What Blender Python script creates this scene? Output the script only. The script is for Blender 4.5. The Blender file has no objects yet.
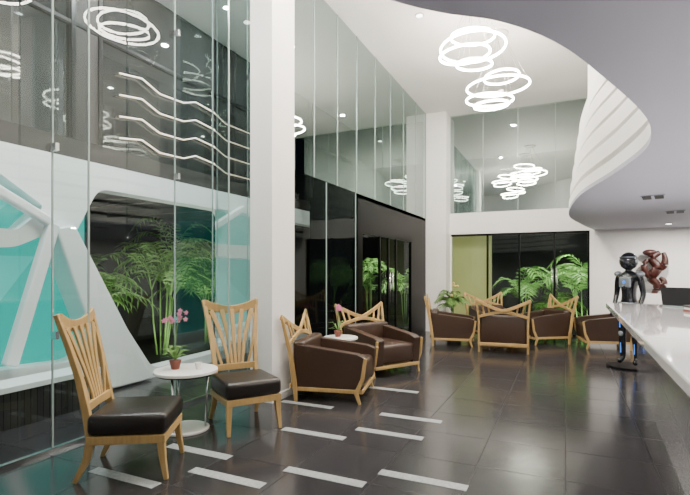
import bpy, bmesh, math, random
from mathutils import Vector, Matrix
random.seed(7)
S=bpy.context.scene
C=bpy.context.collection

# ---------------------------------------------------------------- materials
def mat(name,col,rough=.5,metal=0,emit=None,es=0,noise=0,nscale=8,spec=.5,coat=0,bump=0):
    m=bpy.data.materials.new(name); m.use_nodes=True
    nt=m.node_tree; b=nt.nodes['Principled BSDF']
    b.inputs['Base Color'].default_value=(*col,1)
    b.inputs['Roughness'].default_value=rough
    b.inputs['Metallic'].default_value=metal
    b.inputs['Specular IOR Level'].default_value=spec
    b.inputs['Coat Weight'].default_value=coat
    if emit:
        b.inputs['Emission Color'].default_value=(*emit,1)
        b.inputs['Emission Strength'].default_value=es
    if noise or bump:
        tc=nt.nodes.new('ShaderNodeTexCoord'); n=nt.nodes.new('ShaderNodeTexNoise')
        n.inputs['Scale'].default_value=nscale; n.inputs['Detail'].default_value=4
        nt.links.new(tc.outputs['Object'],n.inputs['Vector'])
        if noise:
            r=nt.nodes.new('ShaderNodeMapRange')
            r.inputs['To Min'].default_value=1-noise; r.inputs['To Max'].default_value=1+noise
            nt.links.new(n.outputs['Fac'],r.inputs['Value'])
            v=nt.nodes.new('ShaderNodeVectorMath'); v.operation='SCALE'
            v.inputs[0].default_value=col
            nt.links.new(r.outputs['Result'],v.inputs['Scale'])
            nt.links.new(v.outputs['Vector'],b.inputs['Base Color'])
        if bump:
            bp=nt.nodes.new('ShaderNodeBump'); bp.inputs['Strength'].default_value=bump
            bp.inputs['Distance'].default_value=.01
            nt.links.new(n.outputs['Fac'],bp.inputs['Height']); nt.links.new(bp.outputs['Normal'],b.inputs['Normal'])
    return m
def glass(name,tint,base,mx=.9,gc=(.85,.93,.92)):
    m=bpy.data.materials.new(name); m.use_nodes=True; nt=m.node_tree
    nt.nodes.remove(nt.nodes['Principled BSDF']); out=nt.nodes['Material Output']
    t=nt.nodes.new('ShaderNodeBsdfTransparent'); t.inputs['Color'].default_value=(*tint,1)
    g=nt.nodes.new('ShaderNodeBsdfGlossy'); g.inputs['Roughness'].default_value=0.01; g.inputs['Color'].default_value=(*gc,1)
    f=nt.nodes.new('ShaderNodeFresnel'); f.inputs['IOR'].default_value=1.5
    r=nt.nodes.new('ShaderNodeMapRange'); r.inputs['From Min'].default_value=.04; r.inputs['From Max'].default_value=1
    r.inputs['To Min'].default_value=base; r.inputs['To Max'].default_value=mx
    mx_=nt.nodes.new('ShaderNodeMixShader')
    nt.links.new(f.outputs[0],r.inputs['Value']); nt.links.new(r.outputs[0],mx_.inputs[0])
    nt.links.new(t.outputs[0],mx_.inputs[1]); nt.links.new(g.outputs[0],mx_.inputs[2])
    nt.links.new(mx_.outputs[0],out.inputs['Surface'])
    return m
def woodmat():
    m=mat('wood_light',(.62,.39,.15),.38)
    nt=m.node_tree; b=nt.nodes['Principled BSDF']
    tc=nt.nodes.new('ShaderNodeTexCoord'); mp=nt.nodes.new('ShaderNodeMapping'); mp.inputs['Scale'].default_value=(18,18,2)
    n=nt.nodes.new('ShaderNodeTexNoise'); n.inputs['Scale'].default_value=3; n.inputs['Detail'].default_value=5
    r=nt.nodes.new('ShaderNodeValToRGB'); r.color_ramp.elements[0].color=(.33,.20,.07,1); r.color_ramp.elements[1].color=(.54,.37,.15,1)
    nt.links.new(tc.outputs['Object'],mp.inputs[0]); nt.links.new(mp.outputs[0],n.inputs['Vector'])
    nt.links.new(n.outputs['Fac'],r.inputs[0]); nt.links.new(r.outputs[0],b.inputs['Base Color'])
    return m
def tilemat(name,c1,c2,cm,size,mortar,rough,bumpy=.1):
    m=mat(name,c1,rough); nt=m.node_tree; b=nt.nodes['Principled BSDF']
    tc=nt.nodes.new('ShaderNodeTexCoord'); br=nt.nodes.new('ShaderNodeTexBrick'); br.offset=0
    br.inputs['Scale'].default_value=1; br.inputs['Brick Width'].default_value=size[0]; br.inputs['Row Height'].default_value=size[1]
    br.inputs['Mortar Size'].default_value=mortar; br.inputs['Mortar Smooth'].default_value=.2
    br.inputs['Color1'].default_value=(*c1,1); br.inputs['Color2'].default_value=(*c2,1); br.inputs['Mortar'].default_value=(*cm,1)
    nt.links.new(tc.outputs['Object'],br.inputs['Vector'])
    n=nt.nodes.new('ShaderNodeTexNoise'); n.inputs['Scale'].default_value=3; n.inputs['Detail'].default_value=6
    nt.links.new(tc.outputs['Object'],n.inputs['Vector'])
    r=nt.nodes.new('ShaderNodeMapRange'); r.inputs['To Min'].default_value=rough-.04; r.inputs['To Max'].default_value=rough+.08
    nt.links.new(n.outputs['Fac'],r.inputs[0])
    ad=nt.nodes.new('ShaderNodeMath'); ad.operation='MULTIPLY_ADD'; ad.inputs[1].default_value=.25
    nt.links.new(br.outputs['Fac'],ad.inputs[0]); nt.links.new(r.outputs[0],ad.inputs[2]); nt.links.new(ad.outputs[0],b.inputs['Roughness'])
    sb=nt.nodes.new('ShaderNodeMath'); sb.operation='MULTIPLY_ADD'; sb.inputs[1].default_value=-.2; sb.inputs[2].default_value=.5
    nt.links.new(br.outputs['Fac'],sb.inputs[0]); nt.links.new(sb.outputs[0],b.inputs['Specular IOR Level'])
    nt.links.new(br.outputs['Color'],b.inputs['Base Color'])
    return m
M={}
M['white']=mat('white_paint',(.88,.87,.855),.55,noise=.02)
M['recess']=mat('recess_paint',(.10,.10,.115),.6)  # shadow between the ceiling ribs, painted in as a dark colour
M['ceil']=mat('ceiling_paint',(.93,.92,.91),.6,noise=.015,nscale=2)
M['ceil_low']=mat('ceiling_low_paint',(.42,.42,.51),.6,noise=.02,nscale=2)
M['facade']=mat('facade_white',(.82,.85,.85),.35,noise=.02)
M['floor']=tilemat('floor_tile',(.026,.0250,.0275),(.033,.032,.035),(.014,.013,.014),(.6,.6),.005,.15)
M['strip']=mat('strip_inlay_stone',(.30,.32,.33),.3,noise=.6,nscale=45)
M['mosaic']=tilemat('mosaic_dark',(.02,.02,.02),(.04,.035,.03),(.005,.005,.005),(.06,.06),.004,.3)
M['wood']=woodmat()
M['leather']=mat('leather_dark',(.010,.007,.006),.33,noise=.2,bump=.15,nscale=60)
M['brown']=mat('upholstery_brown',(.038,.019,.011),.42,noise=.15,bump=.1,nscale=50)
M['black']=mat('black_lacquer',(.002,.002,.0025),.35,spec=.08)
M['blackm']=mat('black_metal',(.004,.004,.005),.35,spec=.2)
M['dglass']=mat('dark_night_glass',(.010,.011,.012),.03,spec=.6,coat=.3)
M['steel']=mat('steel',(.6,.6,.6),.25,1)
M['tabletop']=mat('table_white',(.80,.79,.77),.25)
M['counter']=mat('counter_white',(.88,.88,.90),.05,coat=.8)
M['cbody']=mat('counter_body',(.26,.24,.27),.15,coat=.4)
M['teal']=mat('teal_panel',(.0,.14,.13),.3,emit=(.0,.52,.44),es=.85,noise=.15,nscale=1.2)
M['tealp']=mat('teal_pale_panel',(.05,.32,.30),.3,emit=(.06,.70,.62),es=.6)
M['olive']=mat('olive_screen',(.42,.43,.18),.6,emit=(.55,.55,.20),es=.42,noise=.15,nscale=2)
M['glow']=mat('ring_light_emitter',(1,1,1),.5,emit=(1,.88,.74),es=95)
M['led']=mat('led_strip_emitter',(1,1,1),.5,emit=(1,.70,.42),es=2.0)  # glow colour for the imitated reflections, no real lamp
M['lamp']=mat('downlight_emitter',(1,1,1),.5,emit=(1,.95,.88),es=8)
M['leaf']=mat('leaf_green',(.13,.26,.06),.5,noise=.4,nscale=5)
M['leaf2']=mat('leaf_bright',(.20,.38,.11),.5,noise=.5,nscale=5)
M['pot']=mat('pot_terracotta',(.18,.05,.03),.6)
M['potd']=mat('pot_dark',(.04,.035,.03),.5)
M['pink']=mat('petal_pink',(.62,.14,.33),.5)
M['petal']=mat('petal_rose',(.62,.22,.36),.5)
M['yellow']=mat('flower_yellow',(.75,.55,.20),.5)
M['soil']=mat('ground_dark',(.015,.015,.013),.8,noise=.3)
M['night']=mat('night_wall',(.004,.005,.006),.6)
M['brownwall']=mat('taupe_panel',(.035,.030,.028),.6,noise=.04,spec=.2)
M['sculpt']=mat('carved_wood',(.045,.010,.007),.3,noise=.4,coat=.2)
M['visor']=mat('visor_gloss',(.01,.012,.02),.05,coat=1)
M['suit']=mat('suit_black',(.008,.010,.014),.2,coat=.5)
M['suitw']=mat('suit_silver',(.45,.5,.55),.2,.6)
M['blue']=mat('blue_accent',(.02,.15,.6),.3,emit=(.05,.25,1),es=.9)
M['vent']=mat('vent_black',(.005,.005,.005),.6)
M['gsel']=mat('glass_edge',(.30,.38,.36),.2)
M['glass']=glass('glass_clear',(.88,.93,.92),.055,.45)
M['glassn']=glass('glass_night',(.70,.76,.74),.03,.25)
M['glassg']=glass('glass_greygreen',(.42,.50,.48),.42,.8,(.80,.93,.90))
M['screen']=mat('laptop_screen',(.02,.02,.03),.2,emit=(.6,.7,.9),es=.8)

# ---------------------------------------------------------------- builder
class B:
    def __init__(s): s.v=[];s.f=[];s.m=[];s.sm=[];s.mats=[]
    def mi(s,m):
        m=M[m]
        if m not in s.mats: s.mats.append(m)
        return s.mats.index(m)
    def add(s,vs,fs,m,smooth=False):
        o=len(s.v); s.v+= [tuple(v) for v in vs]; i=s.mi(m)
        for f in fs: s.f.append([a+o for a in f]); s.m.append(i); s.sm.append(smooth)
    def box(s,x0,x1,y0,y1,z0,z1,m):
        vs=[(x,y,z) for x in(x0,x1) for y in(y0,y1) for z in(z0,z1)]
        s.add(vs,[(0,1,3,2),(4,6,7,5),(0,4,5,1),(2,3,7,6),(0,2,6,4),(1,5,7,3)],m)
    def rbox(s,x0,x1,y0,y1,z0,z1,r,m,top=None):
        bm=bmesh.new(); bmesh.ops.create_cube(bm,size=1)
        for v in bm.verts: v.co=Vector(((x0+x1)/2+v.co.x*(x1-x0),(y0+y1)/2+v.co.y*(y1-y0),(z0+z1)/2+v.co.z*(z1-z0)))
        bmesh.ops.bevel(bm,geom=bm.edges[:]+bm.verts[:],offset=r,segments=3,profile=.5,affect='EDGES')
        bm.verts.index_update()
        s.add([v.co[:] for v in bm.verts],[[v.index for v in f.verts] for f in bm.faces],m,True); bm.free()
    def prism(s,poly,a,b,axis,m):
        n=len(poly)
        def P(p,t):
            if axis=='z': return (p[0],p[1],t)
            if axis=='y': return (p[0],t,p[1])
            return (t,p[0],p[1])
        vs=[P(p,a) for p in poly]+[P(p,b) for p in poly]
        fs=[list(range(n))[::-1],list(range(n,2*n))]+[(i,(i+1)%n,n+(i+1)%n,n+i) for i in range(n)]
        s.add(vs,fs,m)
    def sweep(s,pts,w,t,side,m):
        pts=[Vector(p) for p in pts]; n=len(pts); vs=[]
        for i,p in enumerate(pts):
            T=(pts[min(i+1,n-1)]-pts[max(i-1,0)]).normalized()
            Sd=Vector(side); Sd=(Sd-T*Sd.dot(T)).normalized(); N=T.cross(Sd)
            wi=w[i] if isinstance(w,(list,tuple)) else w; ti=t[i] if isinstance(t,(list,tuple)) else t
            for a,b in((-1,-1),(1,-1),(1,1),(-1,1)): vs.append(p+Sd*a*wi/2+N*b*ti/2)
        fs=[(0,1,2,3)[::-1],tuple(4*(n-1)+k for k in range(4))]
        for i in range(n-1):
            for k in range(4): fs.append((4*i+k,4*i+(k+1)%4,4*i+4+(k+1)%4,4*i+4+k))
        s.add(vs,fs,m)
    def tube(s,pts,r,m,n=8,closed=False):
        pts=[Vector(p) for p in pts]; N=len(pts); vs=[]
        ref=Vector((0,0,1))
        for i,p in enumerate(pts):
            if closed: T=(pts[(i+1)%N]-pts[i-1]).normalized()
            else: T=(pts[min(i+1,N-1)]-pts[max(i-1,0)]).normalized()
            a=ref if abs(T.dot(ref))<.95 else Vector((1,0,0))
            U=T.cross(a).normalized(); V=T.cross(U)
            ri=r[i] if isinstance(r,(list,tuple)) else r
            for k in range(n):
                an=2*math.pi*k/n; vs.append(p+U*math.cos(an)*ri+V*math.sin(an)*ri)
        fs=[]
        for i in range(N if closed else N-1):
            j=(i+1)%N
            for k in range(n): fs.append((n*i+k,n*i+(k+1)%n,n*j+(k+1)%n,n*j+k))
        if not closed: fs+= [tuple(range(n))[::-1],tuple(n*(N-1)+k for k in range(n))]
        s.add(vs,fs,m,True)
    def lathe(s,prof,m,c=(0,0,0),n=32,smooth=False):
        vs=[];K=len(prof)
        for r,z in prof:
            for k in range(n):
                a=2*math.pi*k/n; vs.append((c[0]+r*math.cos(a),c[1]+r*math.sin(a),c[2]+z))
        fs=[]
        for i in range(K-1):
            for k in range(n): fs.append((n*i+k,n*i+(k+1)%n,n*(i+1)+(k+1)%n,n*(i+1)+k))
        fs+=[tuple(range(n))[::-1],tuple(n*(K-1)+k for k in range(n))]
        s.add(vs,fs,m,smooth)
    def ball(s,c,r,m,sc=(1,1,1),nu=16,nv=10):
        vs=[];fs=[]
        for i in range(nv+1):
            th=math.pi*i/nv
            for k in range(nu):
                a=2*math.pi*k/nu
                vs.append((c[0]+r*sc[0]*math.sin(th)*math.cos(a),c[1]+r*sc[1]*math.sin(th)*math.sin(a),c[2]-r*sc[2]*math.cos(th)))
        for i in range(nv):
            for k in range(nu): fs.append((nu*i+k,nu*i+(k+1)%nu,nu*(i+1)+(k+1)%nu,nu*(i+1)+k))
        s.add(vs,fs,m,True)
    def quad(s,a,b,c,d,m): s.add([a,b,c,d],[(0,1,2,3)],m)
    def obj(s,name,loc=(0,0,0),rz=0,bevel=0,parent=None):
        me=bpy.data.meshes.new(name); me.from_pydata(s.v,[],s.f)
        for m in s.mats: me.materials.append(m)
        me.polygons.foreach_set('material_index',s.m); me.polygons.foreach_set('use_smooth',s.sm); me.update()
        o=bpy.data.objects.new(name,me); C.objects.link(o); o.location=loc; o.rotation_euler=(0,0,math.radians(rz))
        if bevel:
            b=o.modifiers.new('bevel','BEVEL'); b.width=bevel; b.segments=2; b.limit_method='ANGLE'; b.angle_limit=math.radians(50)
        if parent: o.parent=parent
        return o
def boxobj(name,*a,bevel=0):
    b=B(); b.box(*a); return b.obj(name,bevel=bevel)
def paneX(b,x,y0,y1,z0,z1,m): b.quad((x,y0,z0),(x,y1,z0),(x,y1,z1),(x,y0,z1),m)
def paneY(b,y,x0,x1,z0,z1,m): b.quad((x0,y,z0),(x1,y,z0),(x1,y,z1),(x0,y,z1),m)
def crom(P,k=8):
    P=[Vector(p) for p in P]; out=[]
    for i in range(len(P)-1):
        a=P[max(i-1,0)];b=P[i];c=P[i+1];d=P[min(i+2,len(P)-1)]
        for j in range(k):
            t=j/k; out.append(.5*((2*b)+(c-a)*t+(2*a-5*b+4*c-d)*t*t+(3*b-a-3*c+d)*t**3))
    out.append(P[-1]); return out

H=5.15; ZL=2.3; YN=11.4
# ---------------------------------------------------------------- room shell
boxobj('floor',-5.1,4.2,-3,YN,-.1,0,'floor')
boxobj('ceiling',-5.1,4.2,-3,YN+.15,H,H+.12,'ceil')
boxobj('wall_south',-5.1,4.2,-3.15,-3,0,H,'white')
boxobj('wall_east',4.2,4.35,-3.15,YN+.15,0,H,'white')
b=B(); b.box(.56,4.2,YN,YN+.15,0,ZL,'white'); b.box(-2.52,.56,YN,YN+.15,ZL,2.8,'white')
b.box(.47,.56,YN-.03,YN+.15,0,ZL,'white'); b.obj('wall_north')
b=B(); b.box(.58,4.2,YN-.015,YN,0,.1,'white'); b.obj('baseboard_north')
b=B(); b.box(-3.19,-2.90,4.36,4.83,0,H,'white'); b.box(-3.205,-2.885,4.345,4.845,0,.08,'white'); b.obj('column')
b=B(); b.box(-3.07,-2.52,11.02,YN+.15,0,H,'white'); b.box(-3.08,-2.505,11.01,YN+.15,0,.08,'white'); b.obj('column')

# lower ceiling with stepped curved edge
edge=crom([(.56,YN+.0),(.28,9.9),(.05,8.2),(.13,6.2),(.39,4.8),(.51,3.95),(.47,3.4),(.36,2.95),(.14,2.345),(-.02,1.965),(-.20,1.70),(-.49,1.43),(-1.2,.5),(-2.2,-.6),(-3.4,-1.3),(-5.1,-1.6)],8)
def off(d):
    out=[];n=len(edge)
    for i,p in enumerate(edge):
        T=(edge[min(i+1,n-1)]-edge[max(i-1,0)]).normalized()
        q=p+Vector((-T.y,T.x))*d
        out.append((max(q.x,-5.1),min(q.y,YN)))
    out[0]=(edge[0].x+d,YN); out[-1]=(-5.1,edge[-1].y-d)
    return out+[(-5.1,-3),(4.2,-3),(4.2,YN)]
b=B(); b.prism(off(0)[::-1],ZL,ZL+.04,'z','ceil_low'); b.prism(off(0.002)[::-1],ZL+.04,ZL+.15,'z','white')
z=ZL+.15
for i in range(5):
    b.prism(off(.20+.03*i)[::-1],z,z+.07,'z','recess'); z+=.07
    b.prism(off(.02+.03*i)[::-1],z,z+.15,'z','white'); z+=.15
b.prism(off(.26)[::-1],z,H,'z','white')
b.obj('ceiling_lower')

def vent(x,y,rz):
    b=B(); 
    for k in(-1,1): b.box(-.15,.15,k*.06-.045,k*.06+.045,-.006,.006,'vent')
    b.box(-.16,.16,-.12,.12,-.003,.004,'ceil_low'); b.obj('ceiling_vent',(x,y,ZL-.006),rz)
vent(.92,6.5,80); vent(1.45,8.3,80)
def downlight(x,y,z,r=.06,w=12,col=(1,.93,.84)):
    b=B(); b.lathe([(r*1.25,0),(r*1.25,.012)],'steel',n=24); b.lathe([(r,-.003),(r,0)],'lamp',n=24)
    b.obj('recessed_downlight',(x,y,z-.014))
    l=bpy.data.lights.new('downlight_lamp','AREA'); l.shape='DISK'; l.size=r*2; l.energy=w; l.color=col
    o=bpy.data.objects.new('downlight_lamp',l); C.objects.link(o); o.location=(x,y,z-.03)
for x,y in((1.3,2.6),(1.3,4.4),(1.3,6.2),(2.4,8.4),(1.7,10.3),(2.6,10.3),(3.2,5)): downlight(x,y,ZL,.045,42)
downlight(-.2,-.6,ZL,.045,14)
for x,y in((-1.92,6.7),(-1.2,10.2),(-2.2,3.0)): downlight(x,y,H,.05,70)
for x,y in((-4.3,2.2),(-4.3,4.2),(-4.3,5.8)): downlight(x,y,H,.05,95,col=(.97,.98,1))  # added lamps over the gallery to brighten the facade

# ---------------------------------------------------------------- floor strips
b=B()
for x,y in((-1.54,2.96),(-2.15,2.66),(-.9,3.2),(-2.03,3.7),(-1.42,3.98),(-1.38,4.49),(-1.89,5.46),(-2.53,4.47),(-2.80,2.36),(-2.66,2.95)):
    b.box(x-.31,x+.31,y-.045,y+.045,0,.003,'strip')
b.obj('floor_strip_inlay')

# ---------------------------------------------------------------- glazing, west side
b=B()
ys=[-1.5,.2,1.3,2.46,3.77,4.36]
for a,c in zip(ys[:-1],ys[1:]): paneX(b,-3.72,a,c,.02,H,'glass')
for y in ys[1:]: b.box(-3.726,-3.714,y-.006,y+.006,0,H,'gsel')
b.box(-3.74,-3.70,-1.5,4.36,0,.03,'steel'); b.obj('window_1')
b=B(); paneY(b,4.40,-3.72,-3.19,.02,H,'glassg'); b.obj('window_2')
for y,x1 in((2.46,-3.30),(3.77,-3.02)):
    b=B(); paneY(b,y,-3.70,x1,.0,H,'glass'); b.box(x1,x1+.010,y-.006,y+.006,0,H,'gsel'); 
    for zz in(.9,2.4,3.9): b.box(-3.72,-3.66,y-.015,y+.015,zz,zz+.06,'steel')
    b.obj('glass_fin')
b=B(); ys=[4.84,5.85,6.86]
for a,c in zip(ys[:-1],ys[1:]): paneX(b,-3.0,a,c,.02,2.66,'glassn'); b.box(-3.006,-2.994,c-.006,c+.006,0,2.66,'gsel')
b.box(-3.02,-2.98,4.84,6.9,0,.03,'steel'); b.obj('window_3')
b=B(); ys=[4.83,5.5,6.2,6.9,7.7,8.5,9.3,10.15,11.0]
for a,c in zip(ys[:-1],ys[1:]): paneX(b,-3.0,a,c,2.67,H,'glassg'); b.box(-3.006,-2.994,c-.006,c+.006,2.67,H,'gsel')
b.obj('window_4')

# black glazed vestibule
b=B(); X0,X1,Y0,Y1,ZT=-3.85,-3.0,6.9,11.0,2.66
b.box(X0,X1,Y0,Y0+.06,0,ZT,'black'); b.box(X0,X1,Y0,Y1,ZT-.06,ZT,'black')
b.box(X1-.06,X1,Y0,7.15,0,ZT,'black'); b.box(X1-.06,X1,9.85,Y1,0,ZT,'black'); b.box(X1-.06,X1,7.15,9.85,2.05,ZT,'black')
b.box(X1-.05,X1-.01,7.15,9.85,0,.08,'blackm')
for y in(8.0,8.45,8.9): b.box(X1-.05,X1-.01,y-.022,y+.022,.08,2.05,'blackm')
paneX(b,X1-.03,7.15,9.85,.08,2.05,'glassn')
for y in(8.37,8.53): b.tube([(X1+.04,y,.8),(X1+.04,y,1.4)],.012,'steel')
b.obj('door_1')

# ---------------------------------------------------------------- sculptural facade
def facade(name,outer,holes,x,e,m):
    cu=bpy.data.curves.new(name,'CURVE'); cu.dimensions='2D'; cu.fill_mode='BOTH'; cu.extrude=e
    for poly in [outer]+holes:
        sp=cu.splines.new('POLY'); sp.points.add(len(poly)-1); sp.use_cyclic_u=True
        for i,p in enumerate(poly): sp.points[i].co=(p[0],p[1],0,1)
    o=bpy.data.objects.new(name,cu); C.objects.link(o)
    dg=bpy.context.evaluated_depsgraph_get(); me=bpy.data.meshes.new_from_object(o.evaluated_get(dg))
    bpy.data.objects.remove(o)
    for v in me.vertices: v.co=Vector((x+v.co.z,v.co.x,v.co.y))
    me.materials.clear(); me.materials.append(M[m])
    o=bpy.data.objects.new(name,me); C.objects.link(o); return o
def rnd(poly,r,k=5):
    out=[];n=len(poly)
    for i in range(n):
        p=Vector(poly[i]);a=Vector(poly[i-1]);c=Vector(poly[(i+1)%n])
        da=(a-p);dc=(c-p);ra=min(r,da.length*.45);rc=min(r,dc.length*.45)
        s=p+da.normalized()*ra;e=p+dc.normalized()*rc
        for j in range(k+1):
            t=j/k; q=s*(1-t)**2+p*2*t*(1-t)+e*t*t; out.append((q.x,q.y))
    return out
garden=rnd([(3.90,2.42),(3.56,1.78),(4.72,.12),(6.30,.14),(6.26,2.42)],.14)
t1=rnd([(.8,2.42),(2.75,2.44),(3.25,2.13),(3.0,1.86),(.8,1.9)],.06)
t2=rnd([(.8,1.60),(2.95,1.68),(3.33,1.86),(3.85,.52),(3.6,.42),(.8,.55)],.08)
g2=rnd([(7.3,2.42),(7.3,.12),(10.9,.12),(10.9,2.42)],.1)
facade('wall_west',[(-1.5,0),(11.5,0),(11.5,2.72),(-1.5,2.72)],[garden,t1,t2,g2],-5.17,.12,'facade')
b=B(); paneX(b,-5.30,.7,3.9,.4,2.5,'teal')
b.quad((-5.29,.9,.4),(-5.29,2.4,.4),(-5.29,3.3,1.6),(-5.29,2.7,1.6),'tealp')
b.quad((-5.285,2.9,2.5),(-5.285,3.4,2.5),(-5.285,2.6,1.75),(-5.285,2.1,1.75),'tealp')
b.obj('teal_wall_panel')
b=B(); b.sweep([(-4.98,3.30,1.95),(-4.98,2.86,.50)],.10,.13,(1,0,0),'facade'); b.sweep([(-4.98,3.28,1.95),(-4.98,2.2,2.5)],.10,.10,(1,0,0),'facade')
b.prism([(3.30,1.9),(3.52,1.95),(4.62,.02),(3.98,.02)],-5.04,-4.93,'x','facade'); b.obj('facade_diagonal_frame',bevel=.02)
b=B(); b.box(-4.90,-4.58,-.5,3.55,0,.34,'mosaic'); b.box(-4.91,-4.55,-.5,3.6,.34,.39,'facade'); b.obj('planter_bench')
# upper west wall: dark night glazing with mullions
b=B(); b.box(-5.20,-5.10,-1.5,YN,2.73,2.95,'brownwall'); b.box(-5.22,-5.12,-1.5,YN,2.95,H,'dglass')
for y in(1.0,2.3,3.6,3.95,6.2,7.6,9.2): b.box(-5.12,-5.07,y-.025,y+.025,2.95,H,'blackm')
b.box(-5.12,-5.09,3.625,3.925,2.95,H,'brownwall')
b.box(-5.12,-5.08,-1.5,YN,4.25,4.29,'blackm')
b.obj('window_5')
b=B()  # glowing tubes modelled in place of light lines reflected in the glass
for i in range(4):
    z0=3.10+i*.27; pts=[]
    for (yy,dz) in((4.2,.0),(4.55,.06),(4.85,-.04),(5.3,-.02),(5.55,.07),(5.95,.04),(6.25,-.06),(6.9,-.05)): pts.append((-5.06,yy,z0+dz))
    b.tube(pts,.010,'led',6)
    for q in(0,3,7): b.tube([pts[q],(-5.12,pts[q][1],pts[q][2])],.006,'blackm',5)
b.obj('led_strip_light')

# ---------------------------------------------------------------- north glazing
b=B(); xs=[-2.50,-1.65,-.95,-.22,.45]
for i,(a,c) in enumerate(zip(xs[:-1],xs[1:])): paneY(b,YN+.06,a,c,.05,ZL-.05,'glassn')
for x in xs: b.box(x-.02,x+.02,YN+.03,YN+.09,0,ZL-.002,'blackm' if x>-2 else 'white')
b.box(-2.5,.45,YN+.03,YN+.09,0,.05,'blackm'); b.box(-2.5,.45,YN+.03,YN+.09,ZL-.05,ZL-.002,'blackm')
for x in(-.27,-.17): b.tube([(x,YN+.0,.8),(x,YN+.0,1.5)],.012,'steel')
b.obj('door_2')
b=B(); xs=[-2.52,-1.75,-.98,-.2,.56]
for a,c in zip(xs[:-1],xs[1:]): paneY(b,YN+.06,a,c,2.8,H,'glassg')
for x in xs[1:-1]: b.box(x-.006,x+.006,YN+.05,YN+.07,2.8,H,'gsel')
b.obj('window_6')
b=B(); b.box(-2.6,-1.62,YN+.5,YN+.55,0,2.4,'olive'); b.obj('olive_screen_panel')

# outside
boxobj('ground_exterior',-12,6,-4,18,-.25,-.1,'soil')
boxobj('wall_garden_west',-8.6,-8.5,-3,18,-.1,5,'night')
boxobj('wall_garden_north',-8.5,5,15.5,15.6,-.1,5,'night')
b=B()
for i in range(7): b.box(-8.3,-5.5,3+i*1.2,3.06+i*1.2,2.5,2.6,'brownwall')
b.obj('pergola_beams')
def frond(b,base,az,L,rise,m,droop=1.0,n=14,lw=.035,ll=.26):
    pts=[]
    d=Vector((math.cos(az),math.sin(az),0))
    for i in range(n+1):
        t=i/n; pts.append(Vector(base)+d*(L*t*(.55+.35*t))+Vector((0,0,rise*math.sin(t*1.9)*1.0-droop*.35*t*t*L)))
    b.tube(pts,[.009*(1-.7*i/n) for i in range(n+1)],m,4)
    for i in range(3,n+1):
        t=i/n; T=(pts[i]-pts[i-1]).normalized(); side=T.cross(Vector((0,0,1))).normalized()
        l=ll*(.5+math.sin(t*2.8)*.6)
        for sgn in(-1,1):
            dirv=(side*sgn*.85+T*.6+Vector((0,0,-.18+random.uniform(-.1,.12)))).normalized()
            mid=pts[i]+dirv*l*.5; tip=pts[i]+dirv*l+Vector((0,0,-.05)); w=T*lw*.5
            b.add([pts[i],mid+w,tip,mid-w],[(0,1,2,3)],m)
def palm(name,x,y,z=-.1,stems=5,L=1.1,trunk=.8,nf=6,m='leaf',spread=.2,pot=False,ll=.26,flowers=False,lw=.035):
    b=B()
    if pot: b.lathe([(.13,0),(.17,.3),(.16,.3)],'potd',n=20)
    for s in range(stems):
        a=random.uniform(0,6.28); r=random.uniform(0,spread); hx,hy=r*math.cos(a),r*math.sin(a); h=trunk*random.uniform(.6,1.15)
        hb=.3 if pot else 0
        b.tube([(hx*.4,hy*.4,hb-.04),(hx*.8,hy*.8,hb+h*.5),(hx,hy,hb+h)],[.018,.015,.012],m,6)
        for k in range(nf):
            frond(b,(hx,hy,hb+h),random.uniform(0,6.28),L*random.uniform(.7,1.1),L*random.uniform(.45,.95),m,ll=ll,lw=lw)
        if flowers:
            for k in range(3): b.ball((hx+random.uniform(-.12,.12),hy+random.uniform(-.12,.12),hb+h+random.uniform(.2,.5)),.03,'yellow',nu=8,nv=5)
    b.obj(name,(x,y,z))
palm('areca_palm',-6.75,4.9,stems=6,L=1.1,trunk=1.0,m='leaf')
palm('areca_palm',-6.75,6.5,stems=7,L=1.1,trunk=1.5,m='leaf',spread=.35)
palm('areca_palm',-6.95,7.9,stems=6,L=1.2,trunk=1.2,m='leaf')
palm('areca_palm',-6.6,9.2,stems=6,L=.9,trunk=.7,m='leaf2')
palm('areca_palm',-5.15,12.8,stems=4,L=.85,trunk=1.2,m='leaf2',lw=.05,nf=5)
palm('areca_palm',-4.1,12.9,stems=4,L=.85,trunk=.9,m='leaf2',lw=.05,nf=5)
palm('areca_palm',-3.3,13.1,stems=4,L=.8,trunk=1.1,m='leaf2',lw=.05,nf=5)
palm('garden_palm',-1.05,12.9,stems=2,L=1.0,trunk=.95,m='leaf2',nf=6,lw=.055,ll=.32,spread=.3)
palm('garden_palm',.40,12.7,stems=3,L=1.0,trunk=1.2,m='leaf2',nf=6,lw=.055,ll=.32,spread=.3)
palm('garden_palm',-.35,13.4,stems=2,L=.8,trunk=.5,m='leaf',nf=7,lw=.05,ll=.28,spread=.3)
palm('garden_palm',1.2,13.0,stems=2,L=.9,trunk=1.0,m='leaf2',lw=.055)
palm('areca_palm',-6.9,3.9,stems=5,L=.9,trunk=.6,m='leaf')
def spot(loc,to,w,col,ang=100,size=.05):
    l=bpy.data.lights.new('garden_spot_lamp','SPOT'); l.energy=w; l.color=col; l.spot_size=math.radians(ang); l.shadow_soft_size=size; l.spot_blend=.6
    o=bpy.data.objects.new('garden_spot_lamp',l); C.objects.link(o); o.location=loc
    o.rotation_euler=(Vector(to)-Vector(loc)).to_track_quat('-Z','Y').to_euler()
spot((-5.7,5.0,.0),(-6.8,5.6,1.6),150,(.97,1,.8),140)
spot((-5.7,7.0,.0),(-6.9,7.0,1.6),150,(.95,1,.75),140)
spot((-4.6,11.8,2.6),(-4.8,12.9,1.2),260,(.92,1,.78),90)
spot((-3.6,11.9,2.6),(-3.5,13,1.2),150,(.92,1,.78),90)
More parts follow.
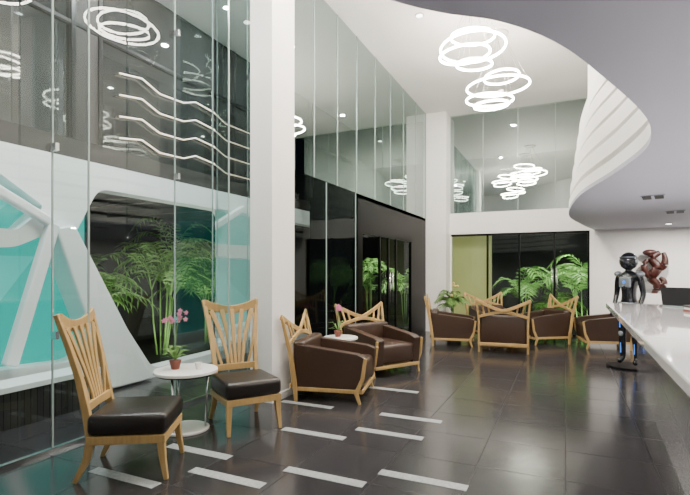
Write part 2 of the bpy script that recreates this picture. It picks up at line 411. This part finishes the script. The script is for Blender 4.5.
spot((-1.1,11.8,2.4),(-1.0,12.9,1.1),260,(.92,1,.80),80)
spot((.4,11.8,2.4),(.4,12.8,1.2),360,(.92,1,.80),80)
spot((.1,12.1,.0),(.2,12.9,1.4),130,(.85,1,.65),140)

# ---------------------------------------------------------------- chairs
def side_chair(x,y,rz):
    b=B()
    b.rbox(-.25,.28,-.26,.26,.31,.46,.04,'leather')
    b.box(-.25,.27,-.255,.255,.255,.312,'wood')
    for s in(-1,1):
        b.sweep([(.235,s*.225,.29),(.25,s*.232,.14),(.275,s*.24,0)],[.055,.042,.03],[.055,.042,.03],(0,1,0),'wood')
        b.sweep([(-.225,s*.215,.30),(-.26,s*.22,.14),(-.33,s*.235,0)],[.05,.042,.03],[.06,.045,.03],(0,1,0),'wood')
        b.sweep([(-.23,s*.215,.27),(-.265,s*.205,.47),(-.31,s*.215,.70),(-.365,s*.24,.92),(-.43,s*.275,1.15)],[.045,.042,.040,.040,.036],[.055,.05,.042,.036,.03],(0,1,0),'wood')
    def X(z): return -.265-(z-.47)*.05-(z-.47)**2*.29
    top=[]
    for i in range(13):
        t=-1+2*i/12; zz=1.05+.07*t*t; top.append((X(zz)-.012+.03*(1-t*t)*-1+.02,t*.27,zz))
    b.sweep(top,[.08]*13,.026,(0,0,1),'wood')
    b.sweep([(-.262,-.2,.50),(-.272,0,.50),(-.262,.2,.50)],.06,.026,(0,0,1),'wood')
    for i in range(5):
        k=(i-2)/2
        pts=[]
        for j in range(8):
            t=j/7; zz=.51+t*.54; yy=k*(.07+.12*t**1.7+.02*t); pts.append((X(zz)-.02*math.sin(t*3.14),yy,zz))
        b.sweep(pts,[.028+.018*t/7 for t in range(8)],.016,(0,1,0),'wood')
    for s in(-1,1):
        pts=[]
        for j in range(8):
            t=j/7; zz=.51+t*.50; pts.append((X(zz)-.01,s*(.13+.10*math.sin(t*1.5)),zz))
        b.sweep(pts,.026,.016,(0,1,0),'wood')
    b.obj('side_chair',(x,y,0),rz,bevel=.004)
side_chair(-2.87,2.53,31)
side_chair(-2.74,3.66,-34)

def armchair(x,y,rz):
    b=B()
    b.rbox(-.32,.37,-.29,.29,.17,.43,.045,'brown')
    for s in(-1,1):
        y0,y1=(.27,.39) if s>0 else(-.39,-.27)
        b.prism([(-.38,.15),(.36,.15),(.39,.50),(.30,.535),(-.38,.62)],y0,y1,'y','brown')
    b.rbox(-.43,-.29,-.385,.385,.17,.66,.04,'brown')
    b.box(-.42,.37,-.395,.395,.11,.155,'wood')
    for s in(-1,1):
        yy=s*.405
        b.sweep([(.40,yy,.50),(.37,yy,.28),(.30,yy,.12),(.34,yy,0)],[.03]*4,[.035,.04,.05,.03],(0,1,0),'wood')
        b.sweep([(-.38,yy,0),(-.40,yy,.2),(-.45,yy,.55),(-.54,yy*1.08,.94)],[.035]*4,[.035,.055,.05,.03],(0,1,0),'wood')
    top=[];low=[]
    for i in range(17):
        t=-1+2*i/16
        top.append((-.47-.07*abs(t),t*.45,.74+.19*abs(t)**1.25)); low.append((-.46,t*.41,.72-.09*abs(t)**1.5))
    b.sweep(top,[.055]*17,.028,(0,0,1),'wood'); b.sweep(low,[.05]*17,.026,(0,0,1),'wood')
    for t in(-.85,-.6,.6,.85): b.sweep([(-.455,t*.36,.66),(-.50,t*.42,.76+.14*abs(t))],.03,.018,(0,1,0),'wood')
    b.sweep([(-.45,-.4,.16),(-.45,.4,.16)],.05,.02,(0,0,1),'wood')
    b.obj('armchair',(x,y,0),rz,bevel=.006)
armchair(-2.42,5.02,12)
armchair(-2.40,6.42,-30)
armchair(-2.0,9.40,12)
armchair(-1.02,9.05,95)
armchair(-.48,10.35,215)
armchair(-1.45,10.75,-60)
armchair(.62,10.2,190)

def side_table(x,y,r=.28,h=.55):
    b=B(); b.lathe([(r-.01,h-.03),(r,h-.025),(r,h-.004),(r-.006,h)],'tabletop',n=48)
    b.lathe([(r-.03,h-.045),(r-.03,h-.03)],'blackm',n=32)
    b.lathe([(.20,.0),(.205,.006),(.205,.018),(.19,.025)],'tabletop',n=40)
    for k in range(3):
        a=2.1*k+.6; b.tube([(.17*math.cos(a),.17*math.sin(a),.02),(.19*math.cos(a),.19*math.sin(a),h-.035)],.010,'steel')
    b.obj('side_table',(x,y,0))
side_table(-3.13,3.31); side_table(-2.72,5.72,.23,.56); side_table(-1.25,9.95,.26,.5)
def orchid(x,y,z,petm,n=2,h=.38,seed=1,ps=.022,nl=7,fl=(4,5,6,7,8),curve=.18):
    random.seed(seed); b=B()
    b.lathe([(.035,0),(.052,.07),(.055,.08),(.045,.08)],'pot',n=20)
    for k in range(nl):
        a=random.uniform(0,6.28); d=Vector((math.cos(a),math.sin(a),0)); p=Vector((-d.y,d.x,0))
        L=random.uniform(.08,.16); up=random.uniform(.03,.14); q=[Vector((0,0,.08)),Vector((0,0,.08+up))+d*L*.5,Vector((0,0,.07+up))+d*L]
        b.add([q[0],q[1]+p*.018,q[2],q[1]-p*.018],[(0,1,2,3)],'leaf')
    for s in range(n):
        a=random.uniform(0,6.28); d=Vector((math.cos(a),math.sin(a),0)); pts=[]
        hh=h*random.uniform(.8,1)
        for i in range(9):
            t=i/8; pts.append(Vector((0,0,.08))+d*(curve*t*t)+Vector((0,0,hh*math.sin(t*1.9))))
        b.tube(pts,.003,'leaf',5)
        for i in fl:
            c=pts[i]+Vector((random.uniform(-.01,.01),random.uniform(-.01,.01),.008))
            ax=Vector((random.uniform(-.4,.4)+.5,-.8,.2)).normalized(); u=ax.cross(Vector((0,0,1))).normalized(); v=u.cross(ax)
            for k in range(5):
                an=2*math.pi*k/5+.3; dd=u*math.cos(an)+v*math.sin(an); pp=ax.cross(dd)
                b.add([c,c+dd*ps*.7+pp*ps*.5,c+dd*ps*1.4,c+dd*ps*.7-pp*ps*.5],[(0,1,2,3)],petm)
            b.ball(c+ax*.005,.005,'pink',nu=6,nv=4)
    b.obj('potted_orchid',(x,y,z))
orchid(-3.22,3.27,.55,'petal',4,.46,3,.019,18,(5,6,8),.09); orchid(-2.76,5.72,.56,'pink',2,.36,5,.024,9,(5,6,7,8),.08)
b=B(); b.lathe([(.02,0),(.032,.04),(.034,.06),(.028,.06),(.02,.01)],'tabletop',n=20); b.obj('tea_cup',(-3.03,3.36,.55))
palm('potted_palm',-2.25,10.6,z=0,stems=3,L=.42,trunk=.35,nf=6,m='leaf',pot=True,spread=.08,ll=.14,flowers=True)

# ---------------------------------------------------------------- ring chandeliers
def chandelier(x,y,zs):
    b=B()
    for (dx,dy,R,tx,ty,z) in zs:
        pts=[]
        for i in range(48):
            a=2*math.pi*i/48; px,py=R*math.cos(a),R*math.sin(a); pts.append((dx+px,dy+py,z+px*tx+py*ty))
        b.tube(pts,.014,'glow',8,closed=True)
        b.tube([(p[0],p[1],p[2]+.020) for p in pts],.009,'tabletop',6,closed=True)
        for k in(0,16,32): b.tube([pts[k],(dx*.3+pts[k][0]*.1,dy*.3+pts[k][1]*.1,H)],.002,'steel',4)
    b.lathe([(.16,H-.03),(.16,H)],'tabletop',n=24)
    b.obj('ring_chandelier',(x,y,0))
chandelier(-1.17,6.74,[(0,0,.44,.02,-.04,4.54),(-.02,.1,.30,-.06,.05,4.74),(-.1,-.05,.34,.05,.06,4.44),(.02,0,.24,-.06,.06,4.30)])
chandelier(-.96,7.75,[(0,0,.47,.02,.04,4.32),(-.14,.1,.36,-.05,.04,4.16),(.06,-.05,.26,.06,-.03,4.44),(-.10,0,.26,.02,.06,4.04)])
chandelier(-2.02,4.55,[(0,0,.45,.05,-.06,4.72),(.1,.1,.32,-.1,.05,4.86),(-.1,-.05,.30,.08,.1,4.62)])
chandelier(-1.9,2.9,[(0,0,.45,.05,-.06,4.5),(.1,.1,.32,-.1,.05,4.65),(-.1,-.05,.30,.08,.1,4.4)])

# ---------------------------------------------------------------- reception counter
b=B()
b.prism([(.42,-1),(1.75,-1),(1.75,7.38),(.50,7.38)],.93,1.0,'z','counter')
o=b.obj('reception_counter',bevel=.012)
bb=B(); bb.prism([(.50,-.9),(1.65,-.9),(1.65,7.3),(.86,7.3)],0,.93,'z','cbody'); bb.obj('counter_body',parent=o)
b=B()
for i,(w,m) in enumerate(((.22,'pot'),(.20,'tabletop'),(.21,'leather'))): b.box(-w/2,w/2,-.15,.15,i*.025,i*.025+.022,m)
b.obj('book_stack',(1.30,6.1,1.0),15)
b=B(); b.box(-.17,.17,-.12,.12,0,.018,'steel'); b.box(-.15,.15,-.06,.09,.018,.020,'blackm')
b.prism([(.12,.018),(.135,.018),(.20,.24),(.19,.24)],-.17,.17,'x','blackm')
b.quad((-.155,.124,.03),(.155,.124,.03),(.155,.184,.228),(-.155,.184,.228),'screen')
b.obj('laptop',(1.30,7.0,1.0),150)

# ---------------------------------------------------------------- robot mannequin (statue)
root=bpy.data.objects.new('robot_mannequin',None); C.objects.link(root); root.location=(.86,8.2,.03); root.rotation_euler=(0,0,math.radians(-130))
def skin(name,verts,edges,rad,m,parent,rootv=0,sub=2):
    me=bpy.data.meshes.new(name); me.from_pydata(verts,edges,[]); me.materials.append(M[m])
    o=bpy.data.objects.new(name,me); C.objects.link(o)
    sk=o.modifiers.new('skin','SKIN'); sk.use_smooth_shade=True
    for i,r in enumerate(rad):
        d=me.skin_vertices[0].data[i]; d.radius=r if isinstance(r,tuple) else(r,r); d.use_root=(i==rootv)
    s=o.modifiers.new('sub','SUBSURF'); s.levels=sub; s.render_levels=sub
    o.parent=parent; return o
V=[(0,0,.86),(0,0,1.0),(0,0,1.16),(0,0,1.31),(0,0,1.40),(.01,0,1.47)]
E=[(0,1),(1,2),(2,3),(3,4),(4,5)]; R=[(.13,.095),(.11,.08),(.135,.095),(.13,.085),(.05,.05),(.05,.05)]
for s in(-1,1):
    n=len(V)
    V+=[(0,s*.09,.80),(.01,s*.10,.46),(-.02,s*.11,.10),(.07,s*.125,.035)]
    E+=[(0,n),(n,n+1),(n+1,n+2),(n+2,n+3)]; R+=[(.085,.085),(.055,.055),(.042,.042),(.045,.032)]
    n=len(V)
    V+=[(0,s*.165,1.33),(-.02,s*.205,1.07),(.06,s*.195,.86),(.10,s*.19,.80)]
    E+=[(3,n),(n,n+1),(n+1,n+2),(n+2,n+3)]; R+=[(.055,.055),(.040,.040),(.03,.03),(.035,.02)]
    for k,(dy,l) in enumerate(((-.024,.07),(-.008,.08),(.008,.075),(.024,.06))):
        p=Vector((.10,s*.19+dy,.80)); 
        skin('finger_%d'%(k+ (4 if s>0 else 0)),[p,p+Vector((.02,0,-l*.5)),p+Vector((.02,0,-l))],[(0,1),(1,2)],[.009,.008,.007],'suit',root,sub=1)
    p=Vector((.10,s*.165,.82)); skin('thumb_%d'%(s+1),[p,p+Vector((.03,-s*.015,-.02)),p+Vector((.04,-s*.015,-.055))],[(0,1),(1,2)],[.01,.009,.008],'suit',root,sub=1)
skin('body',V,E,R,'suit',root)
b=B()
b.ball((.01,0,1.55),.125,'suit',(1.1,.95,1.08)); b.ball((.065,0,1.545),.10,'visor',(.95,.92,.85))
b.tube([(.13*math.cos(a)+.01,.115*math.sin(a),1.61) for a in [i*2*math.pi/24 for i in range(24)]],.008,'suitw',6,closed=True)
for s in(-1,1): b.ball((.01,s*.12,1.55),.034,'suitw',(1,.5,1))
b.rbox(.075,.115,-.09,.09,1.16,1.32,.018,'suitw'); b.ball((.12,0,1.24),.025,'blue',(.4,1,1))
for s in(-1,1):
    b.ball((0,s*.17,1.36),.062,'suitw',(1,.9,.7)); b.ball((.045,s*.10,.47),.04,'suitw',(.6,1,1.2))
    b.box(.065,.072,s*.10-.008,s*.10+.008,.56,.74,'blue'); b.box(.035,.045,s*.105-.006,s*.105+.006,.18,.38,'blue')
b.tube([(.125*math.cos(a),.14*math.sin(a),.93) for a in [i*2*math.pi/24 for i in range(24)]],.014,'suitw',6,closed=True)
b.obj('armor',parent=root)
b=B(); b.lathe([(.30,-.03),(.30,-.005),(.28,.0)],'black',n=40); b.obj('base',parent=root)

# carved wood sculpture on plinth
b=B(); b.box(-.2,.2,-.12,.12,0,.98,'white')
def bl(pts,r): b.tube(crom([Vector(p) for p in pts],6),[r*(1-.5*abs(2*i/(6*(len(pts)-1))-1)) for i in range(6*(len(pts)-1)+1)],'sculpt',10)
bl([(0,0,.97),(.05,0,1.15),(-.04,.02,1.3),(.06,0,1.5),(-.03,0,1.68),(.10,0,1.80)],.10)
bl([(-.02,0,1.25),(-.13,0,1.38),(-.17,0,1.55),(-.10,0,1.66)],.07)
bl([(.04,0,1.45),(.15,0,1.5),(.19,0,1.64),(.16,0,1.80)],.07)
bl([(0,0,1.05),(.12,0,1.10),(.17,0,1.22),(.10,0,1.3)],.07)
b.ball((-.07,0,1.80),.08,'sculpt',(1.6,.8,.8)); bl([(-.1,0,1.76),(0,0,1.74),(.1,0,1.80)],.06)
b.obj('carved_wood_sculpture',(1.60,11.2,0))

# ---------------------------------------------------------------- world, camera
w=bpy.data.worlds.new('World'); S.world=w; w.use_nodes=True
bg=w.node_tree.nodes['Background']; bg.inputs[0].default_value=(.006,.009,.016,1); bg.inputs[1].default_value=.4
cam=bpy.data.cameras.new('Camera'); co=bpy.data.objects.new('Camera',cam); C.objects.link(co)
cam.sensor_width=36; cam.lens=475/690*36; cam.shift_y=22.5/690; cam.clip_start=.05
co.location=(0,0,1.45); co.rotation_euler=(math.radians(90),0,math.radians(24.9)); S.camera=co
